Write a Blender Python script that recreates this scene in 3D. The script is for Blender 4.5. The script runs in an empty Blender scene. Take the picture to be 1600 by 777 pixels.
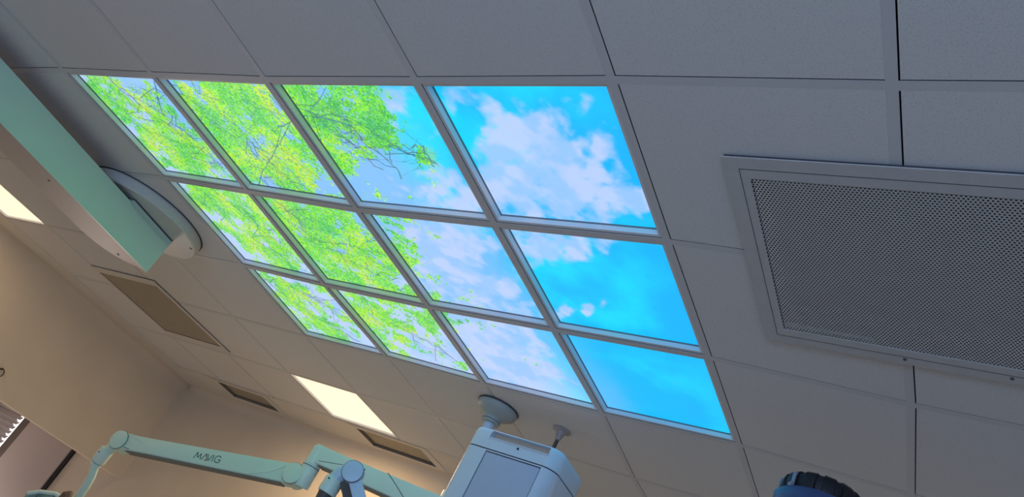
import bpy, bmesh, math, random
import numpy as np
from mathutils import Vector, Matrix

# ------------------------------------------------------------------ camera, world, lights, exposure
scene = bpy.context.scene
COL = scene.collection
H = 2.70                                   # ceiling height (m); z below is often given relative to it
G = 0.60                                   # ceiling module

cam_data = bpy.data.cameras.new('camera')
cam = bpy.data.objects.new('camera', cam_data)
COL.objects.link(cam)
cam_data.sensor_width = 36.0
cam_data.lens = 36.0 * 1283.343 / 1600.0
cam_data.clip_start = 0.05
cam.matrix_world = Matrix((
    (0.82974088, -0.12249087, 0.54454206, 3.2929547),
    (0.35295691, -0.64062987, -0.68191993, -1.13036099),
    (0.43237887, 0.75801673, -0.48832279, H - 1.32411034),
    (0, 0, 0, 1)))
scene.camera = cam

scene.view_settings.view_transform = 'Standard'
scene.view_settings.look = 'None'
scene.view_settings.exposure = 0.0
scene.view_settings.gamma = 1.0
scene.view_settings.use_curve_mapping = False

world = bpy.data.worlds.new('world')
scene.world = world
world.use_nodes = True
world.node_tree.nodes['Background'].inputs[0].default_value = (0.55, 0.62, 0.72, 1)
world.node_tree.nodes['Background'].inputs[1].default_value = 0.05

def area_light(name, loc, target, sx, sy, power, color):
    d = bpy.data.lights.new(name, 'AREA')
    d.shape = 'RECTANGLE'; d.size = sx; d.size_y = sy
    d.energy = power; d.color = color
    o = bpy.data.objects.new(name, d); COL.objects.link(o)
    o.location = loc
    o.rotation_euler = (Vector(target) - Vector(loc)).to_track_quat('-Z', 'Y').to_euler()
    return o

# unseen window fill added behind the camera; daylight from the alcove's blind window
area_light('unseen_window_fill', (3.4, -3.90, 1.45), (3.0, 2.2, 0.9), 3.6, 1.3, 66, (0.36, 0.57, 1.0))
area_light('alcove_daylight', (-4.62, 3.22, 0.95), (-0.6, 0.9, 2.4), 0.9, 0.6, 30, (1.0, 0.80, 0.70))
PANEL_STRENGTH = 1.0
LAMP_STRENGTH = 1.08
LAMP_WATTS = {(-1, 4): 16.5, (-4, 1): 7.5, (5, 4): 2.2, (-4, -2): 7}

# ------------------------------------------------------------------ materials
def mat(name, color, rough=0.5, metal=0.0, emit=None, strength=0.0, noise=None, bump=None, coat=0.0):
    m = bpy.data.materials.new(name); m.use_nodes = True
    nt = m.node_tree; b = nt.nodes['Principled BSDF']
    b.inputs['Base Color'].default_value = (*color, 1)
    b.inputs['Roughness'].default_value = rough
    b.inputs['Metallic'].default_value = metal
    if coat: b.inputs['Coat Weight'].default_value = coat
    if emit:
        b.inputs['Emission Color'].default_value = (*emit, 1)
        b.inputs['Emission Strength'].default_value = strength
    if noise or bump:
        tc = nt.nodes.new('ShaderNodeTexCoord')
    if noise:                               # (scale, amount): mottles the base colour a little
        n = nt.nodes.new('ShaderNodeTexNoise'); n.inputs['Scale'].default_value = noise[0]
        n.inputs['Detail'].default_value = 4
        nt.links.new(tc.outputs['Object'], n.inputs['Vector'])
        r = nt.nodes.new('ShaderNodeValToRGB')
        k = 1 - noise[1]
        r.color_ramp.elements[0].position = 0.3; r.color_ramp.elements[1].position = 0.7
        r.color_ramp.elements[0].color = (color[0]*k, color[1]*k, color[2]*k, 1)
        r.color_ramp.elements[1].color = (*[min(1, c*(1+noise[1]*0.5)) for c in color], 1)
        nt.links.new(n.outputs['Fac'], r.inputs['Fac'])
        nt.links.new(r.outputs['Color'], b.inputs['Base Color'])
    if bump:                                # (scale, strength)
        n2 = nt.nodes.new('ShaderNodeTexNoise'); n2.inputs['Scale'].default_value = bump[0]
        nt.links.new(tc.outputs['Object'], n2.inputs['Vector'])
        bp = nt.nodes.new('ShaderNodeBump'); bp.inputs['Strength'].default_value = bump[1]
        bp.inputs['Distance'].default_value = 0.002
        nt.links.new(n2.outputs['Fac'], bp.inputs['Height'])
        nt.links.new(bp.outputs['Normal'], b.inputs['Normal'])
    return m

M = {}
def tile_material():
    m = mat('mineral_tile', (0.70, 0.70, 0.70), 0.95)
    nt = m.node_tree; b = nt.nodes['Principled BSDF']
    tc = nt.nodes.new('ShaderNodeTexCoord')
    v = nt.nodes.new('ShaderNodeTexVoronoi'); v.inputs['Scale'].default_value = 210
    n = nt.nodes.new('ShaderNodeTexNoise'); n.inputs['Scale'].default_value = 380; n.inputs['Detail'].default_value = 3
    nt.links.new(tc.outputs['Object'], v.inputs['Vector']); nt.links.new(tc.outputs['Object'], n.inputs['Vector'])
    r1 = nt.nodes.new('ShaderNodeMapRange'); r1.inputs[1].default_value = 0.05; r1.inputs[2].default_value = 0.32
    r1.inputs[3].default_value = 0.72; r1.inputs[4].default_value = 1.0
    nt.links.new(v.outputs['Distance'], r1.inputs[0])
    r2 = nt.nodes.new('ShaderNodeMapRange'); r2.inputs[1].default_value = 0.3; r2.inputs[2].default_value = 0.7
    r2.inputs[3].default_value = 0.90; r2.inputs[4].default_value = 1.07
    nt.links.new(n.outputs['Fac'], r2.inputs[0])
    mu = nt.nodes.new('ShaderNodeMath'); mu.operation = 'MULTIPLY'
    nt.links.new(r1.outputs[0], mu.inputs[0]); nt.links.new(r2.outputs[0], mu.inputs[1])
    cx = nt.nodes.new('ShaderNodeMix'); cx.data_type = 'RGBA'; cx.blend_type = 'MULTIPLY'
    cx.inputs[0].default_value = 1.0
    cx.inputs[6].default_value = (0.76, 0.755, 0.745, 1)
    nt.links.new(mu.outputs[0], cx.inputs[7])
    nt.links.new(cx.outputs[2], b.inputs['Base Color'])
    return m
M['tile'] = tile_material()
M['tee'] = mat('white_grid_steel', (0.66, 0.66, 0.67), 0.5)
M['plaster'] = mat('plaster_white', (0.72, 0.69, 0.64), 0.9, bump=(60, 0.15))
M['wall'] = mat('cream_wall_paint', (0.70, 0.61, 0.49), 0.85, noise=(3, 0.05), bump=(140, 0.12))
M['floor'] = mat('vinyl_floor', (0.50, 0.50, 0.50), 0.4, noise=(6, 0.12))
M['frame'] = mat('white_panel_frame', (0.80, 0.80, 0.82), 0.45)
M['shade_line'] = mat('shade_line_grey', (0.22, 0.23, 0.25), 0.7)  # grey strip painted in as the shadow line beside each print
M['vent'] = mat('vent_white_steel', (0.58, 0.58, 0.58), 0.55, noise=(30, 0.04))
M['vent_tan'] = mat('vent_beige_steel', (0.50, 0.44, 0.34), 0.6)
M['plenum'] = mat('plenum_dark', (0.05, 0.05, 0.055), 0.9)
M['mint'] = mat('mint_enamel', (0.56, 0.78, 0.70), 0.35, noise=(9, 0.03))
M['mint_pale'] = mat('pale_mint_enamel', (0.74, 0.92, 0.84), 0.35, noise=(9, 0.03))
M['arm_mint'] = mat('arm_mint_enamel', (0.70, 0.92, 0.80), 0.35, noise=(9, 0.03))
M['cover'] = mat('off_white_cover', (0.62, 0.63, 0.60), 0.45, noise=(60, 0.06))
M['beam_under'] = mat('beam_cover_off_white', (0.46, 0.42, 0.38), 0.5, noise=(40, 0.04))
M['blue_lit_enamel'] = mat('enamel_with_blue_light', (0.56, 0.72, 0.88), 0.35)  # blue of the sky panels' light put into the enamel colour
M['housing'] = mat('housing_white_plastic', (0.72, 0.74, 0.82), 0.35, noise=(20, 0.02))
M['housing_panel'] = mat('housing_grey_panel', (0.54, 0.55, 0.68), 0.55, noise=(20, 0.02))
M['recess'] = mat('recess_shadow_plastic', (0.64, 0.49, 0.38), 0.6)  # brown carries the recess's shadow and warm light as colour
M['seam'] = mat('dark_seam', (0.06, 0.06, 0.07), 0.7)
M['black'] = mat('black_plastic', (0.010, 0.011, 0.018), 0.5)
M['dark_grey'] = mat('dark_grey_rubber', (0.09, 0.085, 0.08), 0.55)
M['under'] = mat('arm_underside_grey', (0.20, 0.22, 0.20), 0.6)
M['lamp_blue'] = mat('lamp_blue_plastic', (0.05, 0.09, 0.22), 0.35)
M['lamp_fin'] = mat('lamp_grey_fin', (0.30, 0.34, 0.42), 0.45)
M['steel'] = mat('brushed_steel', (0.5, 0.5, 0.52), 0.35, 0.9)
M['ink_grey'] = mat('ink_dark_teal', (0.06, 0.16, 0.17), 0.6)
M['ink_red'] = mat('ink_dark_red', (0.30, 0.10, 0.10), 0.6)
M['ink_black'] = mat('ink_black', (0.01, 0.01, 0.012), 0.6)
M['sign_yellow'] = mat('sign_yellow', (0.62, 0.45, 0.03), 0.6)
M['door'] = mat('door_greige', (0.46, 0.40, 0.38), 0.6, noise=(200, 0.04))
M['frame_brown'] = mat('window_frame_brown', (0.12, 0.10, 0.09), 0.6)
M['slat'] = mat('blind_slat_grey', (0.46, 0.42, 0.42), 0.45)
M['canopy'] = mat('canopy_grey_green', (0.40, 0.46, 0.46), 0.4)
M['pane'] = mat('window_pane_daylight', (0.6, 0.65, 0.7), 0.3, emit=(1.0, 0.95, 0.92), strength=1.6)
M['pane_added'] = mat('added_pane_cool_glow', (0.6, 0.65, 0.7), 0.3, emit=(0.75, 0.86, 1.0), strength=1.0)  # glow of the unseen window, added to light the room
M['lamp'] = mat('lamp_diffuser_warm', (0.9, 0.88, 0.82), 0.6, emit=(1.0, 0.80, 0.55), strength=LAMP_STRENGTH)
M['brown'] = mat('brown_strap', (0.22, 0.13, 0.09), 0.7)

def glass_material():
    m = mat('lead_acrylic', (0.35, 0.62, 0.66), 0.08)
    b = m.node_tree.nodes['Principled BSDF']
    b.inputs['Transmission Weight'].default_value = 0.75
    b.inputs['IOR'].default_value = 1.45
    return m
M['acrylic'] = glass_material()

# ------------------------------------------------------------------ mesh helpers
class MB:
    def __init__(self): self.v = []; self.f = []; self.sm = False
    def add(self, vs, fs):
        o = len(self.v); self.v += [tuple(p) for p in vs]
        self.f += [tuple(i + o for i in q) for q in fs]
    def hexa(self, bot, top):               # two 4-loops
        self.add(list(bot) + list(top), [(3,2,1,0),(4,5,6,7),(0,1,5,4),(1,2,6,5),(2,3,7,6),(3,0,4,7)])
    def box(self, a, b):
        (x0,y0,z0),(x1,y1,z1) = a, b
        x0,x1 = sorted((x0,x1)); y0,y1 = sorted((y0,y1)); z0,z1 = sorted((z0,z1))
        self.hexa([(x0,y0,z0),(x1,y0,z0),(x1,y1,z0),(x0,y1,z0)], [(x0,y0,z1),(x1,y0,z1),(x1,y1,z1),(x0,y1,z1)])
    def slab(self, rect, z0, z1, warp=True):
        x0,y0,x1,y1 = rect
        P = [(x0,y0),(x1,y0),(x1,y1),(x0,y1)]
        if warp: P = [W(*p) for p in P]
        self.hexa([(p[0],p[1],H+z0) for p in P], [(p[0],p[1],H+z1) for p in P])
    def lathe(self, prof, org, axis=(0,0,1), seg=32, cap=True):
        ax = Vector(axis).normalized(); t = Vector((1,0,0)) if abs(ax.x) < .9 else Vector((0,1,0))
        u = ax.cross(t).normalized(); w = ax.cross(u); o = Vector(org); n = len(prof); vs = []; fs = []
        for k in range(seg):
            a = 2*math.pi*k/seg; d = u*math.cos(a) + w*math.sin(a)
            for r, h in prof: vs.append(o + d*r + ax*h)
        for k in range(seg):
            k2 = (k+1) % seg
            for i in range(n-1): fs.append((k*n+i, k2*n+i, k2*n+i+1, k*n+i+1))
        if cap:
            fs.append(tuple(k*n for k in range(seg))[::-1]); fs.append(tuple(k*n+n-1 for k in range(seg)))
        self.add(vs, fs)
    def cyl(self, a, b, r, r2=None, seg=24):
        a = Vector(a); b = Vector(b); L = (b-a).length
        self.lathe([(r,0),(r2 if r2 is not None else r, L)], a, b-a, seg)
    def tube(self, pts, r, seg=12):
        pts = [Vector(p) for p in pts]; vs = []; fs = []; n = len(pts)
        up = None
        for i, p in enumerate(pts):
            t = (pts[min(i+1,n-1)] - pts[max(i-1,0)]).normalized()
            if up is None: up = t.orthogonal().normalized()
            up = (up - t*up.dot(t)).normalized(); s = t.cross(up)
            rr = r[i] if isinstance(r, (list, tuple)) else r
            for k in range(seg):
                a = 2*math.pi*k/seg; vs.append(p + (up*math.cos(a) + s*math.sin(a))*rr)
        for i in range(n-1):
            for k in range(seg):
                k2 = (k+1) % seg
                fs.append((i*seg+k, i*seg+k2, (i+1)*seg+k2, (i+1)*seg+k))
        fs.append(tuple(range(seg))[::-1]); fs.append(tuple((n-1)*seg+k for k in range(seg)))
        self.add(vs, fs)
    def prism(self, outline, org, a, u, n, d0, d1):   # outline in (a,u), extruded along n
        org, a, u, n = Vector(org), Vector(a), Vector(u), Vector(n); k = len(outline)
        vs = [org + a*p + u*q + n*d0 for p, q in outline] + [org + a*p + u*q + n*d1 for p, q in outline]
        fs = [tuple(range(k))[::-1], tuple(range(k, 2*k))] + [(i, (i+1) % k, (i+1) % k + k, i+k) for i in range(k)]
        self.add(vs, fs)
    def build(self, name, material, parent=None, bevel=0, seg=2, smooth=False, angle=35):
        me = bpy.data.meshes.new(name); me.from_pydata(self.v, [], self.f); me.update()
        bm = bmesh.new(); bm.from_mesh(me)
        if bevel:
            bmesh.ops.bevel(bm, geom=[e for e in bm.edges if len(e.link_faces) == 2 and e.calc_face_angle(0) > 0.6],
                            offset=bevel, segments=seg, profile=0.6, affect='EDGES', clamp_overlap=True)
        bmesh.ops.recalc_face_normals(bm, faces=bm.faces)
        if smooth or bevel:
            for f in bm.faces: f.smooth = True
            for e in bm.edges:
                if len(e.link_faces) == 2 and e.calc_face_angle(0) > math.radians(angle): e.smooth = False
        bm.to_mesh(me); bm.free()
        me.materials.append(material)
        o = bpy.data.objects.new(name, me); COL.objects.link(o)
        if parent: put(o, parent)
        return o

def put(o, parent):                         # parent but keep the mesh where it was modelled
    o.parent = parent
    w = Vector((0,0,0)); p = parent
    while p is not None: w += Vector(p.location); p = p.parent
    off = -w
    if o.type == 'MESH' and off.length > 0: o.data.transform(Matrix.Translation(off))
    return o
def thing(name, label, cat, loc, group=None):
    o = bpy.data.objects.new(name, None); COL.objects.link(o); o.location = loc; o.empty_display_size = 0.05
    o['label'] = label; o['category'] = cat
    if group: o['group'] = group
    return o
def tag(o, label=None, cat=None, group=None, kind=None):
    if label: o['label'] = label
    if cat: o['category'] = cat
    if group: o['group'] = group
    if kind: o['kind'] = kind
    return o
def part_label(o, s): o['label'] = s; return o

# the grid hangs a little out of true: offsets of its crossings (in modules)
NODES = {(0,0):(.0594,-.0295),(1,0):(-.0084,-.0014),(2,0):(-.0323,.0224),(3,0):(.004,.0143),(4,0):(.0012,-.0026),
 (0,1):(.079,-.0385),(1,1):(-.0214,-.0042),(2,1):(-.043,.0369),(3,1):(-.0022,.0048),(4,1):(-.0004,-.0379),
 (0,2):(.0498,-.0202),(1,2):(-.0405,.0276),(2,2):(-.0247,.0325),(3,2):(.0037,-.0098),(4,2):(.0058,-.0553),
 (0,3):(.0038,.0143),(1,3):(-.01,.0072),(2,3):(-.0199,.0379),(3,3):(.0143,.0126),(4,3):(.0098,-.0581),
 (5,0):(.0007,.0069),(5,2):(.0164,.0026),(5,3):(-.004,.0206),(3,4):(-.0295,.0483),(1,4):(-.0012,-.011),(0,4):(-.0156,.0094)}
_nc = {}
def node(i, j):
    if (i,j) in NODES: return NODES[(i,j)]
    if (i,j) not in _nc:
        sw = 0.25; sx = sy = 0.0
        for (a,b), (dx,dy) in NODES.items():
            w = math.exp(-((a-i)**2 + (b-j)**2) / 1.3); sw += w; sx += w*dx; sy += w*dy
        _nc[(i,j)] = (sx/sw, sy/sw)
    return _nc[(i,j)]
def W(x, y):
    i = x/G; j = y/G; a = math.floor(i); b = math.floor(j); s = i-a; t = j-b
    d = [node(a,b), node(a+1,b), node(a+1,b+1), node(a,b+1)]; w = [(1-s)*(1-t), s*(1-t), s*t, (1-s)*t]
    return (x + G*sum(q[0]*k for q,k in zip(d,w)), y + G*sum(q[1]*k for q,k in zip(d,w)))

# ------------------------------------------------------------------ structure: floor, walls, alcove, ceiling
X0, X1, Y0, Y1 = -2.60, 6.00, -4.00, 3.372      # main room
XA = -5.30                                      # back of the alcove under the bulkhead
ZB = H - 0.875                                  # underside of the bulkhead
def struct(name, mb, m, parent=None, **k):
    o = mb.build(name, m, parent, **k)
    if parent is None: o['kind'] = 'structure'
    return o
mb = MB(); mb.box((XA-.1, Y0-.1, -.1), (X1+.1, Y1+.1, 0)); struct('floor', mb, M['floor'])
WX0, WX1, WZ0, WZ1 = -5.20, -4.10, 0.85, 1.99   # blind window in the far wall
mb = MB()
mb.box((WX1, Y1, 0), (X1+.1, Y1+.15, H+.3)); mb.box((XA-.1, Y1, 0), (WX0, Y1+.15, H+.3))
mb.box((WX0, Y1, 0), (WX1, Y1+.15, WZ0)); mb.box((WX0, Y1, WZ1), (WX1, Y1+.15, H+.3))
struct('wall_far', mb, M['wall'])
mb = MB(); mb.box((X0-.12, Y0, ZB), (X0, Y1, H+.3)); mb.box((X0-.12, Y0, 0), (X0, -1.6, ZB)); struct('wall_left', mb, M['wall'])
mb = MB(); mb.box((XA-.1, -1.6, 0), (XA, Y1, 2.3)); mb.box((XA, -1.7, 0), (X0-.12, -1.6, 2.3)); struct('wall_outer', mb, M['wall'])
mb = MB(); mb.box((XA, -1.6, 2.2), (X0-.12, Y1, 2.3)); struct('trim_5', mb, M['plaster'])
mb = MB(); mb.box((X1, Y0, 0), (X1+.1, Y1, H+.3)); struct('wall_right', mb, M['wall'])
mb = MB()
mb.box((XA-.1, Y0-.1, 0), (1.5, Y0, H+.3)); mb.box((5.3, Y0-.1, 0), (X1+.1, Y0, H+.3))
mb.box((1.5, Y0-.1, 0), (5.3, Y0, .75)); mb.box((1.5, Y0-.1, 2.15), (5.3, Y0, H+.3)); struct('wall_back', mb, M['wall'])

# ceiling: a slab far above carries the grid, its tiles and tees
mb = MB(); mb.box((X0-.1, Y0-.1, H+.30), (X1+.1, Y1+.1, H+.40)); ceiling = struct('ceiling', mb, M['plenum'])

I0, I1, J0, J1 = -3.85, 10.0, -6.5, 4.93        # edges of the grid in modules
SKY = [(i, j) for j in range(3) for i in range(4)]
LAMPS = [(-1, 4), (-4, 1), (5, 4), (-4, -2)]  # last two are out of view, added for more warm light
# openings cut for the air diffusers (x0,y0,x1,y1 in modules)
VENTS = dict(big=(4.375,.355,5.635,1.615), tan=(-3.0,2.62,-1.85,3.91), near=(-.81,4.965,.36,5.50), corner=(-3.24,4.955,-2.13,5.45))
VMARG = dict(big=(.10,.115), tan=(.06,.10), near=(.12,.062), corner=(.12,.062))
HOLES = []
for k, (a,b,c,d) in VENTS.items():
    mx, my = VMARG[k]; HOLES.append(tuple(G*q for q in (a+mx-.02, b+my-.02, c-mx+.02, d-my+.02)))
def minus(rects, hole):
    out = []; hx0,hy0,hx1,hy1 = hole
    for (x0,y0,x1,y1) in rects:
        if hx0 >= x1 or hx1 <= x0 or hy0 >= y1 or hy1 <= y0: out.append((x0,y0,x1,y1)); continue
        if hy0 > y0: out.append((x0,y0,x1,hy0))
        if hy1 < y1: out.append((x0,hy1,x1,y1))
        m0, m1 = max(y0,hy0), min(y1,hy1)
        if hx0 > x0: out.append((x0,m0,hx0,m1))
        if hx1 < x1: out.append((hx1,m0,x1,m1))
    return [r for r in out if r[2]-r[0] > .004 and r[3]-r[1] > .004]
gap = 0.0142
def lines(lo, hi): return sorted(set([lo, hi] + list(range(math.ceil(lo), math.floor(hi)+1))))
li = lines(I0, I1); lj = lines(J0, J1)
for a, a2 in zip(li, li[1:]):
    for b, b2 in zip(lj, lj[1:]):
        ci, cj = math.floor((a+a2)/2), math.floor((b+b2)/2)
        if (ci, cj) in SKY or (ci, cj) in LAMPS: continue
        if b2 <= -3 or a >= 9: continue
        rs = [(a*G+.0158, b*G+.0121, a2*G-.0121, b2*G-.0158)]
        for h in HOLES: rs = minus(rs, h)
        if not rs: continue
        mb = MB()
        for r in rs: mb.slab(r, -.0001, .012)
        mb.build('ceiling_tile', M['tile'], ceiling)
# grid tees: a 24 mm flange with its stem, one per grid line
def tee(fixed, along, lo, hi, cuts):
    mb = MB()
    cutsx = []
    pts = [p*G for p in lines(lo, hi)]
    for p, q in zip(pts, pts[1:]):
        segs = [(p, q)]
        for h in HOLES:
            f0, f1, s0, s1 = (h[0],h[2],h[1],h[3]) if along == 'y' else (h[1],h[3],h[0],h[2])
            if f0-.02 < fixed*G < f1+.02:
                ns = []
                for a, b in segs:
                    if s1 <= a or s0 >= b: ns.append((a,b)); continue
                    if s0 > a: ns.append((a,s0))
                    if s1 < b: ns.append((s1,b))
                segs = ns
        for a, b in segs:
            c = fixed*G
            e = .012 if along == 'x' else 0
            r = (c-.012, a, c+.012, b) if along == 'y' else (a+e, c-.012, b-e, c+.012)
            s = (c-.001, a, c+.001, b) if along == 'y' else (a+e, c-.001, b-e, c+.001)
            mb.slab(r, 0, .0014); mb.slab(s, .0014, .034)
    mb.build('main_tee' if along == 'y' else 'cross_tee', M['tee'], ceiling)
for a in li[:-1]: tee(a, 'y', max(J0,-3), J1, HOLES)
for b in lj:
    if b >= -3: tee(b, 'x', I0, 9, HOLES)
# plaster border between the grid and the walls, with a small cove into them
xb, yb = I0*G-.012, J1*G+.012
mb = MB()
for r in minus(minus([(xb, yb, X1, Y1)], HOLES[2]), HOLES[3]): mb.slab(r, -.001, .012, False)
struct('trim_1', mb, M['plaster'])
mb = MB()
rs = [(X0, Y0, xb, Y1), (xb, yb, -1.0, Y1)]
mb = MB(); mb.slab((X0, Y0, xb, Y1), -.001, .012, False); struct('trim_2', mb, M['plaster'])
def cove(name, p, q, inward):
    mb = MB(); p = Vector(p); q = Vector(q); inward = Vector(inward); n = 6; r = .07
    vs = []; 
    for e in (p, q):
        for k in range(n+1):
            t = math.pi/2*k/n
            vs.append(e + inward*(r - r*math.sin(t)) + Vector((0,0,-(r - r*math.cos(t)))) + Vector((0,0,-.001)))
        vs.append(e + Vector((0,0,-.001)))
    m = n+2
    fs = [(k, k+1, m+k+1, m+k) for k in range(m-1)] + [(m-1, 0, m, 2*m-1), tuple(range(m)), tuple(range(m, 2*m))[::-1]]
    mb.add(vs, fs); o = struct(name, mb, M['wall'], smooth=True)
cove('trim_3', (X0, Y0, H), (X0, Y1, H), (1,0,0))
cove('trim_4', (X0+.07, Y1, H), (X1, Y1, H), (0,-1,0))

# ------------------------------------------------------------------ the printed sky: painted here, one backlit print over twelve panels
CLOUDS=[(3.249, 0.422, 0.03631, -0.02047, 0.04135, 1), (3.452, 0.407, 0.03806, -0.02133, 0.04792, 1), (3.198, 0.666, 0.07246, -0.04679, 0.09466, 1), (3.452, 0.682, 0.06008, -0.03877, 0.08915, 1), (3.559, 0.781, 0.03992, -0.02606, 0.0637, 1), (3.268, 0.868, 0.07347, -0.05124, 0.10934, 1), (3.028, 0.78, 0.03808, -0.02456, 0.04616, 1), (3.725, 0.804, 0.02277, -0.01444, 0.03872, 1), (3.897, 0.779, 0.00974, -0.00581, 0.01725, 1), (3.833, 0.134, 0.00175, -0.00074, 0.00209, 0.68), (3.769, 0.454, 0.00398, -0.00205, 0.00551, 1), (3.605, 0.456, 0.00676, -0.00359, 0.00873, 1), (3.13, 0.129, 0.016, -0.00763, 0.01428, 0.6), (3.225, 1.181, 0.02876, -0.02121, 0.04516, 1), (3.389, 1.166, 0.01303, -0.00936, 0.02134, 1), (3.645, 1.067, 0.0081, -0.00552, 0.01422, 0.9), (3.303, 1.774, 0.00217, -0.00182, 0.00419, 1), (3.407, 1.683, 0.00088, -0.00071, 0.0017, 0.68), (3.101, 1.858, 0.00617, -0.00531, 0.01137, 1), (2.728, 0.181, 0.03878, -0.0194, 0.03052, 0.6), (2.712, 0.819, 0.0369, -0.02358, 0.03912, 1), (2.811, 0.882, 0.02585, -0.0168, 0.02907, 1), (2.467, 0.849, 0.12885, -0.08641, 0.1333, 0.5), (2.577, 0.359, 0.07137, -0.0392, 0.05918, 0.5), (2.062, 1.368, 0.08576, -0.06262, 0.09016, 1), (2.371, 1.372, 0.07074, -0.05324, 0.08431, 1), (2.722, 1.247, 0.04158, -0.03065, 0.05369, 1), (2.336, 1.632, 0.09814, -0.08006, 0.13026, 1), (2.007, 1.846, 0.12695, -0.10591, 0.16087, 1), (2.456, 1.804, 0.06091, -0.05162, 0.08868, 1), (2.766, 1.661, 0.01798, -0.0146, 0.02709, 1), (2.732, 1.132, 0.03997, -0.02844, 0.0493, 1), (2.257, 2.22, 0.09441, -0.08768, 0.15011, 1), (2.386, 2.413, 0.17284, -0.17563, 0.32508, 1), (2.436, 2.81, 0.15193, -0.16747, 0.33033, 1), (2.118, 2.756, 0.11622, -0.11966, 0.21122, 1), (1.374, 2.75, 0.27694, -0.26594, 0.39064, 0.8), (1.652, 2.836, 0.24211, -0.24475, 0.38908, 0.9), (0.792, 2.572, 0.22936, -0.19394, 0.24262, 0.8), (0.636, 2.181, 0.22846, -0.17442, 0.19998, 0.7), (0.649, 1.703, 0.20439, -0.13968, 0.14972, 0.6), (0.06, 1.359, 0.1411, -0.08103, 0.07314, 0.6)]
LEAVES= [(0.088, 0.159, 0.0561, -0.0216, 0.01638, 1), (-0.016, 0.302, 0.07919, -0.03208, 0.02433, 1), (0.124, 0.44, 0.19773, -0.08819, 0.07033, 1), (0.31, 0.607, 0.1876, -0.09025, 0.07653, 1), (0.575, 0.767, 0.13003, -0.06705, 0.06134, 1), (0.773, 0.247, 0.052, -0.0223, 0.01975, 0.4), (0.647, 0.146, 0.05415, -0.02205, 0.01875, 0.4), (1.462, 0.176, 0.13877, -0.06516, 0.06795, 1), (1.576, 0.366, 0.19776, -0.10331, 0.11404, 1), (1.247, 0.541, 0.17467, -0.09231, 0.09563, 1), (1.528, 0.627, 0.15175, -0.08498, 0.09569, 1), (1.5, 0.881, 0.10543, -0.06275, 0.07239, 1), (1.158, 0.184, 0.08112, -0.03598, 0.03467, 0.8), (1.09, 0.444, 0.06643, -0.03199, 0.0313, 0.7), (2.112, 0.158, 0.04488, -0.0213, 0.02678, 1), (2.291, 0.24, 0.05344, -0.02688, 0.03617, 1), (2.465, 0.255, 0.03657, -0.01849, 0.02645, 1), (2.531, 0.361, 0.02661, -0.01397, 0.02064, 1), (2.087, 0.458, 0.05003, -0.0268, 0.0345, 1), (2.145, 0.627, 0.02003, -0.01117, 0.01485, 1), (2.743, 0.527, 0.00781, -0.00431, 0.00697, 1), (2.58, 0.439, 0.0142, -0.00758, 0.01147, 0.5), (2.021, 0.343, 0.03703, -0.01866, 0.02319, 1), (0.222, 1.195, 0.12582, -0.07031, 0.0638, 1), (0.498, 1.295, 0.20112, -0.12151, 0.11878, 1), (0.541, 1.574, 0.2097, -0.13705, 0.14097, 1), (0.575, 1.794, 0.21648, -0.15, 0.16054, 1), (0.168, 1.489, 0.09542, -0.05681, 0.05319, 0.5), (0.723, 1.88, 0.05059, -0.03497, 0.03851, 1), (1.061, 1.279, 0.14924, -0.09552, 0.10503, 1), (1.379, 1.36, 0.20054, -0.13875, 0.1673, 1), (1.566, 1.527, 0.18791, -0.13889, 0.17976, 1), (1.703, 1.776, 0.14922, -0.11827, 0.16381, 1), (1.328, 1.787, 0.22879, -0.17605, 0.22325, 1), (1.055, 1.625, 0.16264, -0.11413, 0.13187, 1), (1.976, 1.513, 0.0366, -0.02674, 0.03794, 1), (1.884, 1.912, 0.02731, -0.0217, 0.03156, 1), (0.966, 2.021, 0.04614, -0.03391, 0.04011, 1), (2.041, 1.404, 0.01774, -0.01247, 0.01768, 1), (2.088, 1.555, 0.00798, -0.00581, 0.00847, 0.7), (2.055, 1.778, 0.00484, -0.0037, 0.0055, 0.5), (0.005, 2.247, 0.04905, -0.0337, 0.034, 1), (0.165, 2.297, 0.11321, -0.0815, 0.08581, 1), (0.239, 2.501, 0.16474, -0.1261, 0.1391, 1), (0.214, 2.741, 0.2389, -0.19325, 0.22029, 1), (0.494, 2.896, 0.10926, -0.09232, 0.11233, 1), (0.737, 2.24, 0.05426, -0.04081, 0.04744, 0.4), (1.108, 2.31, 0.10321, -0.08401, 0.10755, 1), (1.462, 2.376, 0.1549, -0.13614, 0.19242, 1), (1.797, 2.278, 0.08535, -0.07524, 0.11349, 1), (1.341, 2.807, 0.10157, -0.09433, 0.13619, 0.5), (1.738, 2.672, 0.06932, -0.06543, 0.10199, 0.6), (1.0, 2.69, 0.08862, -0.07653, 0.10046, 0.4), (1.853, 2.872, 0.01461, -0.01411, 0.02292, 0.6), (1.427, 2.223, 0.05926, -0.04862, 0.06592, 1)]
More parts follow.
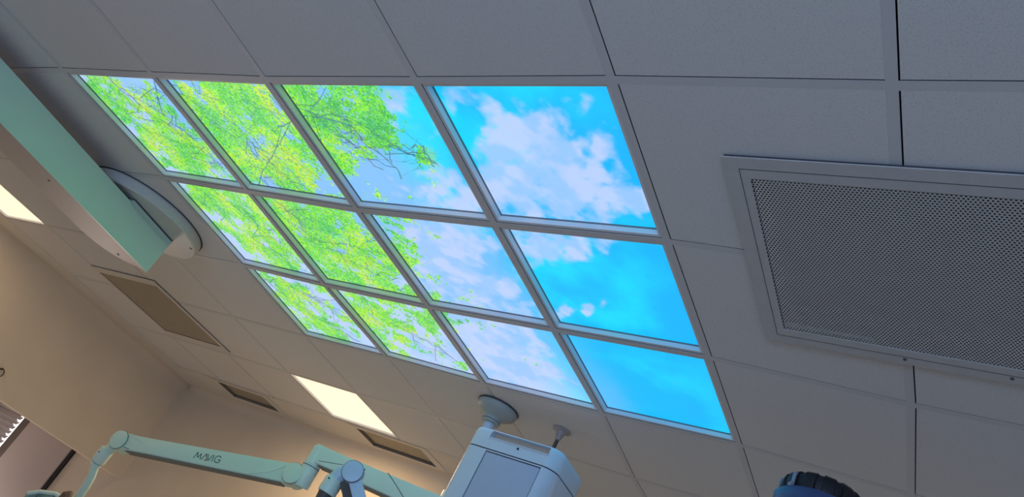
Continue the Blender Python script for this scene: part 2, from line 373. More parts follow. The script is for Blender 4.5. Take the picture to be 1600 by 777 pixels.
TWIGS= [[(1.657, 0.436), (2.005, 0.297), (2.314, 0.274), (2.461, 0.365), (2.56, 0.459), (2.788, 0.592)], [(2.314, 0.274), (2.375, 0.462), (2.494, 0.644), (2.48, 0.73)], [(1.959, 0.162), (2.166, 0.281), (2.292, 0.516), (2.388, 0.664)], [(0.897, 1.158), (1.262, 0.82), (1.679, 0.511), (1.887, 0.35)], [(1.257, 0.085), (1.321, 0.328), (1.417, 0.692), (1.49, 0.97)], [(0.081, 0.105), (0.197, 0.379), (0.319, 0.666), (0.706, 0.846)], [(0.364, 0.058), (0.505, 0.365), (0.736, 0.606), (0.824, 0.865)], [(0.037, 1.149), (0.249, 1.403), (0.466, 1.663), (0.772, 1.908)], [(0.213, 1.127), (0.662, 1.272), (0.721, 1.615)], [(1.25, 1.283), (1.193, 1.194), (1.179, 1.133)], [(1.034, 1.153), (1.178, 1.462), (1.529, 1.672), (1.826, 1.964)], [(2.026, 1.251), (1.659, 1.476), (1.323, 1.436)], [(0.047, 2.151), (0.184, 2.47), (0.415, 2.682), (0.702, 2.926)], [(0.253, 2.189), (0.661, 2.345), (0.867, 2.462)], [(1.01, 2.253), (1.304, 2.422), (1.69, 2.645), (1.874, 2.891)], [(0.876, 0.091), (0.652, 0.358), (0.767, 0.575)], [(1.071, 0.088), (1.054, 0.288), (1.274, 0.649), (1.208, 0.944)], [(2.778, 0.457), (2.747, 0.55), (2.744, 0.611)]]

def paint_print(px=420):
    rng = np.random.default_rng(11)
    wI, hJ = 4*px, 3*px
    jj, ii = np.meshgrid((np.arange(hJ)+.5)/px, (np.arange(wI)+.5)/px, indexing='ij')
    def vnoise(scale, seed):
        r = np.random.default_rng(seed); g = r.random((int(3*scale)+3, int(4*scale)+3))
        x = ii*scale; y = jj*scale; x0 = x.astype(int); y0 = y.astype(int); fx = x-x0; fy = y-y0
        fx = fx*fx*(3-2*fx); fy = fy*fy*(3-2*fy)
        return (g[y0,x0]*(1-fx)+g[y0,x0+1]*fx)*(1-fy) + (g[y0+1,x0]*(1-fx)+g[y0+1,x0+1]*fx)*fy
    def fbm(s, seed, o=5): return sum(vnoise(s*2**k, seed+k)*.5**k for k in range(o)) / sum(.5**k for k in range(o))
    def field(L, wx, wy):
        out = np.zeros_like(ii)
        for (a, b, xx, xy, yy, w) in L:
            det = xx*yy - xy*xy; k_ = min(1, 2.2*(det**.25)); dx = ii-a+wx*k_; dy = jj-b+wy*k_
            q = (yy*dx*dx - 2*xy*dx*dy + xx*dy*dy)/det
            out = np.maximum(out, w*np.exp(-.55*q))
        return out
    def srgb(r, g, b):
        c = np.array([r, g, b])/255.; return np.where(c <= .04045, c/12.92, ((c+.055)/1.055)**2.4)
    def ss(x, a, b): t = np.clip((x-a)/(b-a), 0, 1); return t*t*(3-2*t)
    n1 = fbm(2.2, 40)
    sat = ss(ii + .5*(n1-.5) + .12*(1.5-jj), 2.35, 3.15)[..., None]
    deep = srgb(2, 188, 255)*(1-ss(n1,.35,.7)[...,None]) + srgb(14, 224, 255)*ss(n1,.35,.7)[...,None]
    lav = ss((2.1-ii)*.55 + (jj-1.2)*.5 + (n1-.5), .1, .9)[..., None]; light = srgb(134, 196, 255)*(1-lav) + srgb(186, 212, 255)*lav
    img = light*(1-sat) + deep*sat
    edge = ss(ii, 3.55, 4.0)[..., None]*.55
    img = img*(1-edge) + srgb(10, 178, 255)*edge
    wx_ = (fbm(3.5, 610, 5)-.5)*.55; wy_ = (fbm(3.5, 630, 5)-.5)*.55
    nz = fbm(5.5, 3, 6); nz2 = fbm(15, 33, 4); cl = field(CLOUDS, wx_, wy_)
    a = ss(cl + (nz-.5)*.95 + (nz2-.5)*.75, .42, .95)[..., None]
    tex = ss(fbm(8, 70, 5), .35, .65)[..., None]
    cc = srgb(158, 202, 255)*(1-tex) + srgb(192, 212, 252)*tex
    img = img*(1-a*.92) + cc*a*.92
    img = img.astype(np.float32)
    lx = (fbm(5, 710, 5)-.5)*.30; ly = (fbm(5, 730, 5)-.5)*.30
    den = field(LEAVES, lx, ly)*(1-.20*ss(jj+(1-ii)*.3, 1.1, 2.1)); ln = fbm(9, 200, 5); ln2 = fbm(26, 260, 3)
    dm = ss(den + (ln-.5)*1.3 + (ln2-.5)*1.0, .38, .84)
    g = (ss(den + (ln-.5)*1.3, .35, .9)*.55)[..., None].astype(np.float32); img = img*(1-g) + srgb(142, 222, 96).astype(np.float32)*g
    def line(pts, wd, col, al, jit=.02):
        pts = np.array(pts); seg = []
        for p, q in zip(pts, pts[1:]):
            k = max(2, int(np.hypot(*(q-p))*px*1.2)); t = np.linspace(0,1,k)[:,None]; seg.append(p+(q-p)*t)
        P = np.concatenate(seg); k = len(P); w = rng.normal(0,1,max(4,k//25))*jit
        P = P + np.interp(np.linspace(0,1,k), np.linspace(0,1,len(w)), w)[:,None]*np.array([.7,-.7])
        X = (P[:,0]*px).astype(int); Y = (P[:,1]*px).astype(int); R = int(wd)
        for dx in range(-R, R+1):
            for dy in range(-R, R+1):
                if dx*dx+dy*dy <= wd*wd:
                    x = X+dx; y = Y+dy; ok = (x>=0)&(x<wI)&(y>=0)&(y<hJ)
                    img[y[ok],x[ok]] = img[y[ok],x[ok]]*(1-al) + col*al
        return P
    def dens(p): return den[min(hJ-1,max(0,int(p[1]*px))), min(wI-1,max(0,int(p[0]*px)))]
    bark = [srgb(*c).astype(np.float32) for c in ((46,112,140),(70,120,110),(90,110,80),(60,130,160))]
    def twigs(al, n_side, wmain):
        for k, t in enumerate(TWIGS):
            P = line(t, wmain if k % 3 else wmain+.5, bark[k % 4], al, .018)
            for q in range(n_side):
                p = P[rng.integers(len(P))]; an = rng.normal(.75, .9) + (math.pi if rng.random() < .3 else 0); L = rng.uniform(.05, .34)
                e = p + L*np.array([math.cos(an), math.sin(an)])
                if dens(e) < .30: continue
                mpt = (p+e)/2 + rng.normal(0,.018,2)
                line([p, mpt, e], 1.0 if q % 3 == 0 else .6, bark[rng.integers(4)], al*.85, .008)
                for z in range(2):
                    f = mpt + rng.uniform(.03,.10)*np.array([math.cos(an+rng.normal(0,.8)), math.sin(an+rng.normal(0,.8))])
                    line([mpt, f], .6, bark[rng.integers(4)], al*.7, .004)
    twigs(.8, 30, 1.2)
    kern = []
    for s in (1.1, 1.5, 2.0, 2.7):
        for a_ in np.linspace(0, math.pi, 6, endpoint=False):
            R = int(s*1.9)+1; y, x = np.mgrid[-R:R+1, -R:R+1]
            u = x*math.cos(a_) + y*math.sin(a_); v = -x*math.sin(a_) + y*math.cos(a_)
            kern.append((R, ((u/(s*1.8))**2 + (v/(s*.72))**2 <= 1)))
    pal = np.array([srgb(*c) for c in ((62,184,84),(84,206,70),(104,222,70),(126,232,52),(118,234,40),(150,240,36),(170,244,50),(190,242,44),(206,240,60),(208,224,70))], np.float32)
    tone = fbm(6, 500, 5)
    N = 230000
    xs = (rng.random(N)*2.75*px).astype(int); ys = (rng.random(N)*3.0*px).astype(int)
    keep = (rng.random(N) < dm[np.minimum(ys,hJ-1), np.minimum(xs,wI-1)]*.9) & (xs > 8) & (ys > 8) & (xs < wI-9) & (ys < hJ-9)
    xs = xs[keep]; ys = ys[keep]; N = len(xs)
    ci = np.clip((tone[ys,xs]-.5)*15 + 4.3 + rng.normal(0,1.9,N), 0, 9).astype(int); ci[rng.random(N) < .12] = 0
    cols = pal[ci]*(.78+.5*rng.random((N,1))).astype(np.float32); ki = rng.integers(0, len(kern), N)
    for X, Y, c, k in zip(xs.tolist(), ys.tolist(), cols, ki.tolist()):
        R, msk = kern[k]; q = img[Y-R:Y+R+1, X-R:X+R+1]; q[msk] = q[msk]*.15 + c*.85
    twigs(.55, 22, .8)
    im = bpy.data.images.new('sky_print', wI, hJ, float_buffer=True, alpha=False)
    buf = np.ones((hJ, wI, 4), np.float32); buf[..., :3] = np.clip(img, 0, 1)
    im.pixels.foreach_set(buf.ravel()); im.update(); im.pack()
    return im
def print_material():
    m = bpy.data.materials.new('backlit_sky_print'); m.use_nodes = True
    nt = m.node_tree; b = nt.nodes['Principled BSDF']
    b.inputs['Base Color'].default_value = (.05,.05,.05,1); b.inputs['Roughness'].default_value = .5
    uv = nt.nodes.new('ShaderNodeUVMap'); uv.uv_map = 'print'
    t = nt.nodes.new('ShaderNodeTexImage'); t.image = paint_print(); t.interpolation = 'Linear'; t.extension = 'EXTEND'
    nt.links.new(uv.outputs['UV'], t.inputs['Vector'])
    nt.links.new(t.outputs['Color'], b.inputs['Emission Color'])
    b.inputs['Emission Strength'].default_value = PANEL_STRENGTH
    return m
M['print'] = print_material()

def ring(mb, rect, i0, z0, i1, z1):          # four quads between two inset rectangles
    def cor(i, z):
        x0,y0,x1,y1 = rect
        P = [(x0+i,y0+i),(x1-i,y0+i),(x1-i,y1-i),(x0+i,y1-i)]
        return [(*W(*p), H+z) for p in P]
    A, B = cor(i0, z0), cor(i1, z1)
    mb.add(A+B, [(k, (k+1)%4, (k+1)%4+4, k+4) for k in range(4)])
WORDS_R = ['outer row', 'middle row', 'row by warm light']
WORDS_C = ['beside mint beam', 'second from mint beam', 'third from mint beam', 'on diffuser side']
CONTENT = {(0,0):'leafy twigs before blue sky', (1,0):'dense yellow green foliage', (2,0):'a leafy branch reaching out', (3,0):'a big white cloud',
 (0,1):'green twigs on pale sky', (1,1):'dense bright green foliage', (2,1):'lavender clouds, few leaves', (3,1):'deep blue under cloud',
 (0,2):'fine green leaves', (1,2):'leaves on lavender sky', (2,2):'smooth pale cloud', (3,2):'plain cyan blue'}
for (i, j) in SKY:
    c = W((i+.5)*G, (j+.5)*G)
    t = thing('sky_ceiling_light', 'backlit print of ' + CONTENT[(i,j)] + ', ' + WORDS_R[j] + ', ' + WORDS_C[i], 'ceiling light', (*c, H), 'backlit sky prints in the ceiling')
    rect = (i*G, j*G, (i+1)*G, (j+1)*G)
    mb = MB(); ring(mb, rect, .0135, .0030, .0225, .0040)
    ring(mb, rect, .0225, .0040, .0245, .0200); ring(mb, rect, .0245, .0200, .0135, .0200); ring(mb, rect, .0135, .0200, .0135, .0030)
    mb.build('frame', M['frame'], t)
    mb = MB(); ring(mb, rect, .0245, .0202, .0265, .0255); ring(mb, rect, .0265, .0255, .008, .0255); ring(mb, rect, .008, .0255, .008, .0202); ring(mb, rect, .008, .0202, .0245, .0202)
    part_label(mb.build('shade_line', M['shade_line'], t), 'thin grey strip as shadow line around the print')
    x0,y0,x1,y1 = rect; q = .010
    P = [(x0+q,y0+q),(x1-q,y0+q),(x1-q,y1-q),(x0+q,y1-q)]
    mb = MB(); mb.hexa([(*W(*p), H+.0258) for p in P], [(*W(*p), H+.031) for p in P])
    o = mb.build('printed_diffuser', M['print'], t)
    part_label(o, 'glowing print of sky')
    uvl = o.data.uv_layers.new(name='print'); wv = [Vector(v.co) + Vector(t.location) for v in o.data.vertices]
    # undo the grid's small offsets so the print fills its panel
    key = {}
    for p in P:
        key[tuple(round(a, 4) for a in W(*p))] = (p[0]/G/4, p[1]/G/3)
    for lp in o.data.loops:
        v = wv[lp.vertex_index]; uvl.data[lp.index].uv = key[min(key, key=lambda k: (k[0]-v.x)**2+(k[1]-v.y)**2)]
    hb = MB(); hb.slab((x0+.03,y0+.03,x1-.03,y1-.03), .041, .075); hb.build('light_box', M['frame'], t)

# ------------------------------------------------------------------ warm ceiling lights
for (i, j), lab in zip(LAMPS, ['warm white square ceiling light beside the narrow beige vent', 'warm white square ceiling light just beyond the mint beam, above the cream wall',
        'unseen warm ceiling light, added beyond the black finned lamp', 'unseen warm ceiling light, added behind the far end of the mint beam']):
    x0, y0, x1, y1 = max(i, I0)*G, j*G, (i+1)*G, min(j+1, J1)*G; rect = (x0,y0,x1,y1)
    t = thing('ceiling_light', lab, 'light', (*W((x0+x1)/2, (y0+y1)/2), H), 'warm square ceiling lights')
    mb = MB(); ring(mb, rect, .006, .0016, .014, .0016); ring(mb, rect, .014, .0016, .015, .014); ring(mb, rect, .015, .014, .006, .014); ring(mb, rect, .006, .014, .006, .0016)
    mb.build('frame', M['frame'], t)
    q = .0085; P = [(x0+q,y0+q),(x1-q,y0+q),(x1-q,y1-q),(x0+q,y1-q)]
    mb = MB(); mb.hexa([(*W(*p), H+.0145) for p in P], [(*W(*p), H+.019) for p in P])
    part_label(mb.build('diffuser', M['lamp'], t), 'glowing warm diffuser')
    lo = area_light('ceiling_light_lamp', ((x0+x1)/2, (y0+y1)/2, H-.004), ((x0+x1)/2, (y0+y1)/2, 0), .5, .5, LAMP_WATTS[(i, j)], (1.0, 0.70, 0.40))
    lo.parent = t; lo.location = (0, 0, -.004)

# ------------------------------------------------------------------ perforated air diffusers
def perforated(org, U, V, w, h, pitch, rad):
    """sheet of hexagonal cells, each with a hexagonal hole (real openings)"""
    U = Vector(U); V = Vector(V); org = Vector(org)
    rp = pitch*math.sqrt(3)/2; nx = int(w/pitch); ny = int(h/rp); R = pitch/math.sqrt(3)
    cs = [(math.cos(math.pi/6 + k*math.pi/3), math.sin(math.pi/6 + k*math.pi/3)) for k in range(6)]
    ox = (w-(nx-.5)*pitch)/2 + pitch*.25; oy = (h-(ny-1)*rp)/2
    mb = MB(); vs = []; fs = []
    for b in range(ny):
        for a in range(nx):
            cx = ox + (a + (.5 if b % 2 else 0))*pitch - pitch*.25; cy = oy + b*rp; o = len(vs)
            for c, s in cs: vs.append(org + U*(cx+R*c) + V*(cy+R*s))
            for c, s in cs: vs.append(org + U*(cx+rad*c) + V*(cy+rad*s))
            fs += [(o+k, o+(k+1)%6, o+6+(k+1)%6, o+6+k) for k in range(6)]
    mb.add(vs, fs); return mb
def vent(key, label, m_frame, m_plate, zf, depth, pitch, rad, group=None, back=.05, rad_side=None):
    a,b,c,d = [q*G for q in VENTS[key]]; mx, my = [q*G for q in VMARG[key]]
    t = thing('air_diffuser', label, 'air vent', ((a+c)/2, (b+d)/2, H), group)
    def rr(x0,y0,x1,y1,z0,z1,mb): mb.box((x0,y0,H+z0),(x1,y1,H+z1))
    mb = MB(); z1 = -.0030 if zf > -.008 else zf + .0030
    rr(a,b,c,b+my,zf,z1,mb); rr(a,d-my,c,d,zf,z1,mb); rr(a,b+my,a+mx,d-my,zf,z1,mb); rr(c-mx,b+my,c,d-my,zf,z1,mb)
    mb.build('frame', m_frame, t, bevel=.0008, seg=1)
    if zf < -.008:                            # dark slab standing in for shade between raised frame and tiles
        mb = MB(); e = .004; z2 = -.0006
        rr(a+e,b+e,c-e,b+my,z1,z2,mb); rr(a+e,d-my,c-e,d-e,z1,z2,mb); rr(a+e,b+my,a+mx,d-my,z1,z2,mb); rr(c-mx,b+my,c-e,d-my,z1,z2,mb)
        part_label(mb.build('frame_shade', M['seam'], t), 'dark slab as shade behind the raised frame')
    ix0,iy0,ix1,iy1 = a+mx,b+my,c-mx,d-my
    zt = depth
    pl = perforated((ix0,iy0,H+zt),(1,0,0),(0,1,0),ix1-ix0,iy1-iy0,pitch,rad).build('perforated_plate', m_plate, t)
    if depth > .015:
        hgt = depth - zf
        for (o_, u_, L) in (((ix0,iy0,H+zf),(0,1,0),iy1-iy0), ((ix1,iy0,H+zf),(0,1,0),iy1-iy0), ((ix0,iy0,H+zf),(1,0,0),ix1-ix0), ((ix0,iy1,H+zf),(1,0,0),ix1-ix0)):
            perforated(o_, u_, (0,0,1), L, hgt, pitch, rad_side or rad).build('perforated_side', m_plate, t)
    g = .006; top = depth + back
    mb = MB()                                # dark plenum box behind
    rr(ix0-g-.004,iy0-g-.004,ix0-g,iy1+g+.004,-.002,top,mb); rr(ix1+g,iy0-g-.004,ix1+g+.004,iy1+g+.004,-.002,top,mb)
    rr(ix0-g,iy0-g-.004,ix1+g,iy0-g,-.002,top,mb); rr(ix0-g,iy1+g,ix1+g,iy1+g+.004,-.002,top,mb); rr(ix0-g,iy0-g,ix1+g,iy1+g,top,top+.004,mb)
    mb.build('plenum_box', M['plenum'], t)
    return t, (a,b,c,d)
t, (a,b,c,d) = vent('big', 'large square grey perforated air diffuser in a wide frame beside the sky prints', M['vent'], M['vent'], -.012, -.0105, .0089, .0027, back=.10)
mb = MB()                                    # pressed seam round the perforated door, screws
e = .062*G
for r in ((a+e,b+e,c-e,b+e+.0015),(a+e,d-e,c-e,d-e+.0015),(a+e,b+e,a+e+.0015,d-e),(c-e,b+e,c-e+.0015,d-e)): mb.box((r[0],r[1],H-.0125),(r[2],r[3],H-.0118))
part_label(mb.build('door_seam', M['seam'], t), 'fine dark seam around the perforated door')
for sx in (5.005, 5.42):
    mb = MB(); mb.lathe([(.0001,-.003),(.004,-.003),(.005,0)], (sx*G, 1.572*G, H-.012), seg=12); part_label(mb.build('screw', M['dark_grey'], t), 'dark screw head')
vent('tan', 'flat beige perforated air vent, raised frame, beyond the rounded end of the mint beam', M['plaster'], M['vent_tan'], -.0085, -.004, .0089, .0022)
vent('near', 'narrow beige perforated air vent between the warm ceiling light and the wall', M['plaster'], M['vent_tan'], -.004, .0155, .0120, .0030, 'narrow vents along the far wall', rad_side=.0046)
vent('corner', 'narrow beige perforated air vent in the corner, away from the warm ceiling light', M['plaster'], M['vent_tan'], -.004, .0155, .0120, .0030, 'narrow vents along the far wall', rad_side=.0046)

# ------------------------------------------------------------------ suspended mint beam with its round ceiling cover
def hz(p): return (p[0]*G, p[1]*G, H + p[2])
bt = thing('suspension_arm', 'long mint green boxed beam hanging from a round white ceiling cover', 'suspension arm', hz((-.63,1.42,0)))
mb = MB(); mb.lathe([(.50*G,0),(.50*G,-.004),(.49*G,-.004),(.505*G,-.006),(.505*G,-.044),(.495*G,-.052),(.02,-.052)], hz((-.63,1.42,-.003)), seg=96)
cv = mb.build('ceiling_cover', M['cover'], bt, smooth=True); part_label(cv, 'round off white ceiling cover')
mb = MB(); mb.lathe([(.512*G,0),(.512*G,-.0035),(.40*G,-.0035)], hz((-.63,1.42,0)), seg=96); part_label(mb.build('shadow_ring', M['seam'], bt, smooth=True), 'dark gap between cover and ceiling')
for q in ((-.27,1.72),(-.9,1.72)):
    mb = MB(); mb.lathe([(.0001,-.002),(.007,-.002),(.007,.004)], hz((q[0],q[1],-.055)), seg=14); part_label(mb.build('screw', M['dark_grey'], cv), 'dark screw head')
# beam: vertical right face lies on the line (-.27,0)-(-.45,1.65), slightly skew to the grid
dirv = Vector((-.18, 1.65, 0)).normalized(); nrm = Vector((dirv.y, -dirv.x, 0))     # nrm points to the sky panels
E0 = Vector((-.452*G, 1.655*G, H)); wB = .295
zb, zt = -.252, -.078
def beam_mesh(d0, d1, w, z0, z1, rnd):
    """outline across the beam (n,z) with the lower far edge rounded"""
    out = [(0,z1),(0,z0)]
    for k in range(7):
        t = math.pi/2*k/6; out.append((-w + rnd - rnd*math.sin(t), z0 + rnd - rnd*math.cos(t)))
    out.append((-w, z1))
    mb = MB(); mb.prism([(n, z) for n, z in out], E0, nrm, Vector((0,0,1)), dirv, d0, d1); return mb
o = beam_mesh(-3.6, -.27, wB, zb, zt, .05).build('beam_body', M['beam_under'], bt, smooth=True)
# enamelled side plate
mb = MB(); mb.prism([(-3.6,zb),(0.002,zb),(0.002,zt),(-3.6,zt)], E0, dirv, Vector((0,0,1)), nrm, 0, .004)
sp = mb.build('side_plate', M['mint'], bt); part_label(sp, 'mint green enamelled side of the beam')
mb = MB(); mb.prism([(-.302,zt-.012),(.002,zt-.012),(.002,-.061),(-.302,-.061)], E0, dirv, Vector((0,0,1)), nrm, -wB+.02, .004)
part_label(mb.build('mount_block', M['mint'], bt), 'raised block joining beam to cover')
mb = MB(); mb.prism([(-.300,-.0615),(.0,-.0615),(.0,-.0545),(-.300,-.0545)], E0, dirv, Vector((0,0,1)), nrm, -wB+.016, .006)
part_label(mb.build('block_gap', M['seam'], bt), 'dark gap above the block')
# the end: rounded in plan, its underside sweeping up to the rim
mb = MB(); vs = []; n_ = 14; LC = .27
for k in range(n_+1):
    t = math.sin(math.pi/2*k/n_); dd = -LC + t*(LC+.001); w2 = max(.006, wB*math.sqrt(max(0, 1-t**3.4))); r_ = min(.05+.05*t, w2*.8)
    loop = [(0.0, zt), (0.0, zb)]
    for q in range(7):
        a_ = math.pi/2*q/6; loop.append((-w2 + r_ - r_*math.sin(a_), zb + (.05+.03*t)*(1-math.cos(a_))))
    loop.append((-w2, zt))
    for n, z in loop: vs.append(E0 + dirv*dd + nrm*n + Vector((0,0,z)))
m_ = 10; fs = []
for k in range(n_):
    for q in range(m_): fs.append((k*m_+q, k*m_+(q+1)%m_, (k+1)*m_+(q+1)%m_, (k+1)*m_+q))
fs.append(tuple(range(m_))); fs.append(tuple(n_*m_+q for q in range(m_))[::-1])
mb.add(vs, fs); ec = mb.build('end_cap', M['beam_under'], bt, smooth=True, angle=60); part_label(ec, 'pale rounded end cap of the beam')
p = E0 + dirv*-.10 + nrm*-.11 + Vector((0,0,zb))
mb = MB(); mb.cyl(p+Vector((0,0,-.003)), p+Vector((0,0,.006)), .006, seg=14); part_label(mb.build('screw', M['dark_grey'], ec), 'dark screw head')
mb = MB(); p = E0+dirv*-.62+nrm*-.07+Vector((0,0,zb)); mb.cyl(p+Vector((0,0,-.002)), p+Vector((0,0,.004)), .006, seg=12); part_label(mb.build('screw', M['dark_grey'], bt), 'dark screw head')

# ------------------------------------------------------------------ ceiling-hung support: canopy, pole, mint arms and lead-acrylic shield
def rel(x, y, z): return Vector((x, y, H + z))
st = thing('shield_support_arm', 'mint green jointed support arm hung from a ceiling pole with bell canopy', 'support arm', (1.182, 2.028, H))
mb = MB(); mb.lathe([(.098,0),(.103,-.005),(.104,-.016),(.098,-.030),(.076,-.046),(.052,-.056),(.045,-.064),(.045,-.090),(.030,-.092)], (1.182,2.028,H-.004), seg=48)
cn = mb.build('canopy', M['canopy'], st, smooth=True); part_label(cn, 'pale bell-shaped canopy at the ceiling')
mb = MB(); mb.lathe([(.106,0),(.106,-.006),(.05,-.006)], (1.182,2.028,H-.003), seg=48); part_label(mb.build('shadow_ring', M['seam'], cn, smooth=True), 'dark gap above the canopy')
mb = MB(); mb.lathe([(.0455,-.078),(.0462,-.0795),(.0455,-.081)], (1.182,2.028,H-.002), seg=32, cap=False); mb.build('collar_groove', M['seam'], cn)
mb = MB(); mb.cyl(rel(1.182,2.028,-.09), rel(1.182,2.028,-.66), .027); mb.build('pole', M['blue_lit_enamel'], st, smooth=True)
mb = MB(); mb.cyl(rel(1.182,2.028,-.47), rel(1.182,2.028,-.63), .05); mb.build('pole_sleeve', M['mint_pale'], st, bevel=.006)
def arm_frame(P, Q):
    a = (Q-P).normalized(); n = a.cross(Vector((0,0,1))).normalized()
    if n.y > 0: n = -n
    u = n.cross(a)
    if u.z < 0: u = -u
    return a, u, n
def arm_bar(name, P, Q, h0, h1, w, m, parent, lip=True):
    a, u, n = arm_frame(P, Q); L = (Q-P).length
    out = [(-h0*.2,-h0/2),(-h0*.2,h0/2),(L*.10,h0*.46),(L*.2,h0*.46),(L+h1*.1,h1*.5),(L+h1*.1,-h1*.5),(L*.2,-h0*.48)]
    mb = MB(); mb.prism(out, P, a, u, n, -w/2, w/2); o = mb.build(name, m, parent, bevel=.010, seg=3)
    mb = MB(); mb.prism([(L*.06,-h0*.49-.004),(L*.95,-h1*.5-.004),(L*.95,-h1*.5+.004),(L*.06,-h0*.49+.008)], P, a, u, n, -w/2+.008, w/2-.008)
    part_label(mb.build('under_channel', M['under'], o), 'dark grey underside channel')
    return o, a, u, n
# horizontal extension arm from the pole to the elbow
A0, A1 = rel(1.182,2.028,-.55), rel(.478,1.886,-.55)
e_arm, a2, u2, n2 = arm_bar('extension_arm', A1, A0, .092, .098, .075, M['mint_pale'], st)
# elbow: rounded head, drop link and lower joint
mb = MB(); mb.cyl(A1+Vector((0,0,-.060)), A1+Vector((0,0,.036)), .042, seg=28); el = mb.build('elbow_head', M['mint_pale'], st, bevel=.012, seg=3)
B0 = rel(.458, 1.90, -.672)
mb = MB(); mb.cyl(A1+Vector((0,0,-.05)), B0+Vector((.01,0,-.040)), .043, .043, seg=28); mb.build('drop_link', M['mint_pale'], st, bevel=.008, seg=2)
mb = MB(); mb.cyl(A1+Vector((0,0,-.066)), A1+Vector((0,0,-.0635)), .0438, seg=28); mb.build('link_gap', M['seam'], st)
# spring arm from the elbow down to the shield hanger
S0 = rel(.425, 1.888, -.678); S1 = rel(-.579, 1.709, -.88)
s_arm, a1, u1, n1 = arm_bar('spring_arm', S1, S0, .088, .098, .07, M['arm_mint'], st)
def pivot(P, n, r, w, m, parent, name='pivot_disc'):
    mb = MB(); mb.cyl(P - n*(w/2), P + n*(w/2), r, seg=36); o = mb.build(name, m, parent, bevel=.006, seg=2)
    mb = MB(); mb.cyl(P + n*(w/2-.008), P + n*(w/2-.006), r+.0018, seg=36); part_label(mb.build('pivot_gap', M['seam'], o), 'dark ring round the pivot')
    return o
pivot(S0, n1, .052, .092, M['arm_mint'], st); pivot(S1, n1, .050, .09, M['arm_mint'], st)
# ridge lines moulded along the spring arm and extension arm
def ridge(name, P, a, u, n, pts, w, m, parent, out=.0365, t=.003):
    mb = MB()
    for (p0,q0),(p1,q1) in zip(pts, pts[1:]):
        d = Vector((p1-p0, q1-q0)); k = Vector((-d.y, d.x)).normalized()*w/2
        mb.prism([(p0+k.x,q0+k.y),(p1+k.x,q1+k.y),(p1-k.x,q1-k.y),(p0-k.x,q0-k.y)], P, a, u, n, out-.001, out+t)
    return mb.build(name, m, parent)
ridge('ridge', S1, a1, u1, n1, [(.055,.040),(.20,-.008),(.285,-.040)], .005, M['mint_pale'], s_arm, .035)
ridge('vent_slot', S1, a1, u1, n1, [(.05,-.032),(.085,-.036)], .003, M['ink_grey'], s_arm, .035, .0012)
L1 = (S0-S1).length
ridge('ridge', S1, a1, u1, n1, [(L1-.24,-.044),(L1-.12,-.012),(L1-.05,.03)], .003, M['mint_pale'], s_arm, .035)
# lettering on the spring arm (the maker's word as it stands there)
def letters():
    s = .034                                  # cap height
    S = {'M': [[(0,0),(.28,1),(.62,.18),(.98,.86),(1.14,0)]], 'A': [[(0,0),(.5,1)]], 'a': [[(.5,1),(.92,0),(.55,.02)]], 'V': [[(0,1),(.42,0),(.86,1)]],
         'I': [[(0,0),(0,1)]], 'G': [[(.95,.80),(.7,.98),(.3,.98),(.04,.72),(.04,.28),(.3,.02),(.8,.02),(.97,.2),(.97,.45),(.55,.45)]]}
    x = 0; dark = []; red = []
    for ch, adv in (('M',1.32),('A',.0),('a',.78),('V',1.06),('I',.34),('G',1.1)):
        for st_ in S[ch]: (red if ch == 'a' else dark).append([((x+p)*s, q*s) for p, q in st_])
        x += adv
    return dark, red, x*s
dark, red, lw = letters()
# the word reads left to right as seen: +a runs from the shield end (left) to the elbow (right)
fx, fq = .475, -.019
for grp, mm, nm in ((dark, M['ink_grey'], 'lettering'), (red, M['ink_red'], 'lettering')):
    mb = MB()
    for stroke in grp:
        for (p0,q0),(p1,q1) in zip(stroke, stroke[1:]):
            d = Vector((p1-p0, q1-q0)); k = Vector((-d.y, d.x)).normalized()*.0022
            mb.prism([(fx+p0+k.x,fq+q0+k.y),(fx+p1+k.x,fq+q1+k.y),(fx+p1-k.x,fq+q1-k.y),(fx+p0-k.x,fq+q0-k.y)], S1, a1, u1, n1, .0352, .0357)
    part_label(mb.build(nm, mm, s_arm), 'dark teal lettering on the arm' if mm is M['ink_grey'] else 'dark red stroke of the letter A')
# warning sign on the extension arm
def flat(name, outs, m, parent, P, a, u, n, out, t=.0006):
    mb = MB()
    for o_ in outs: mb.prism(o_, P, a, u, n, out, out+t)
    return mb.build(name, m, parent)
wx = .245
def lean(o_): return [(wx + p + .25*q, q+.002) for p, q in o_]
flat('warning_sign', [lean([(-.021,-.019),(.019,-.019),(-.001,.021)])], M['ink_black'], e_arm, A1, a2, u2, n2, .0377)
flat('warning_sign', [lean([(-.0165,-.0165),(.0145,-.0165),(-.001,.0145)])], M['sign_yellow'], e_arm, A1, a2, u2, n2, .0384)
def bar_(p, q, w): 
    d = Vector((q[0]-p[0], q[1]-p[1])); k = Vector((-d.y, d.x)).normalized()*w/2
    return [(p[0]+k.x,p[1]+k.y),(q[0]+k.x,q[1]+k.y),(q[0]-k.x,q[1]-k.y),(p[0]-k.x,p[1]-k.y)]
for o_ in (bar_((-.040,.004),(-.030,.012),.004), bar_((-.046,.004),(-.030,.004),.0035), bar_((-.036,-.006),(-.030,.006),.004),
           bar_((.024,-.016),(.032,.020),.005), bar_((.020,.006),(.040,.002),.004), bar_((.022,.012),(.03,-.004),.003)):
    flat('arrow_mark', [lean(o_)], M['ink_black'], e_arm, A1, a2, u2, n2, .0377)
ridge('cover_line', A1, a2, u2, n2, [(.395,.047),(.46,.012),(.56,-.046)], .004, M['under'], e_arm, .0372, .0012)
ridge('cover_line', A1, a2, u2, n2, [(.04,-.030),(.20,.006)], .003, M['under'], e_arm, .0372, .0012)
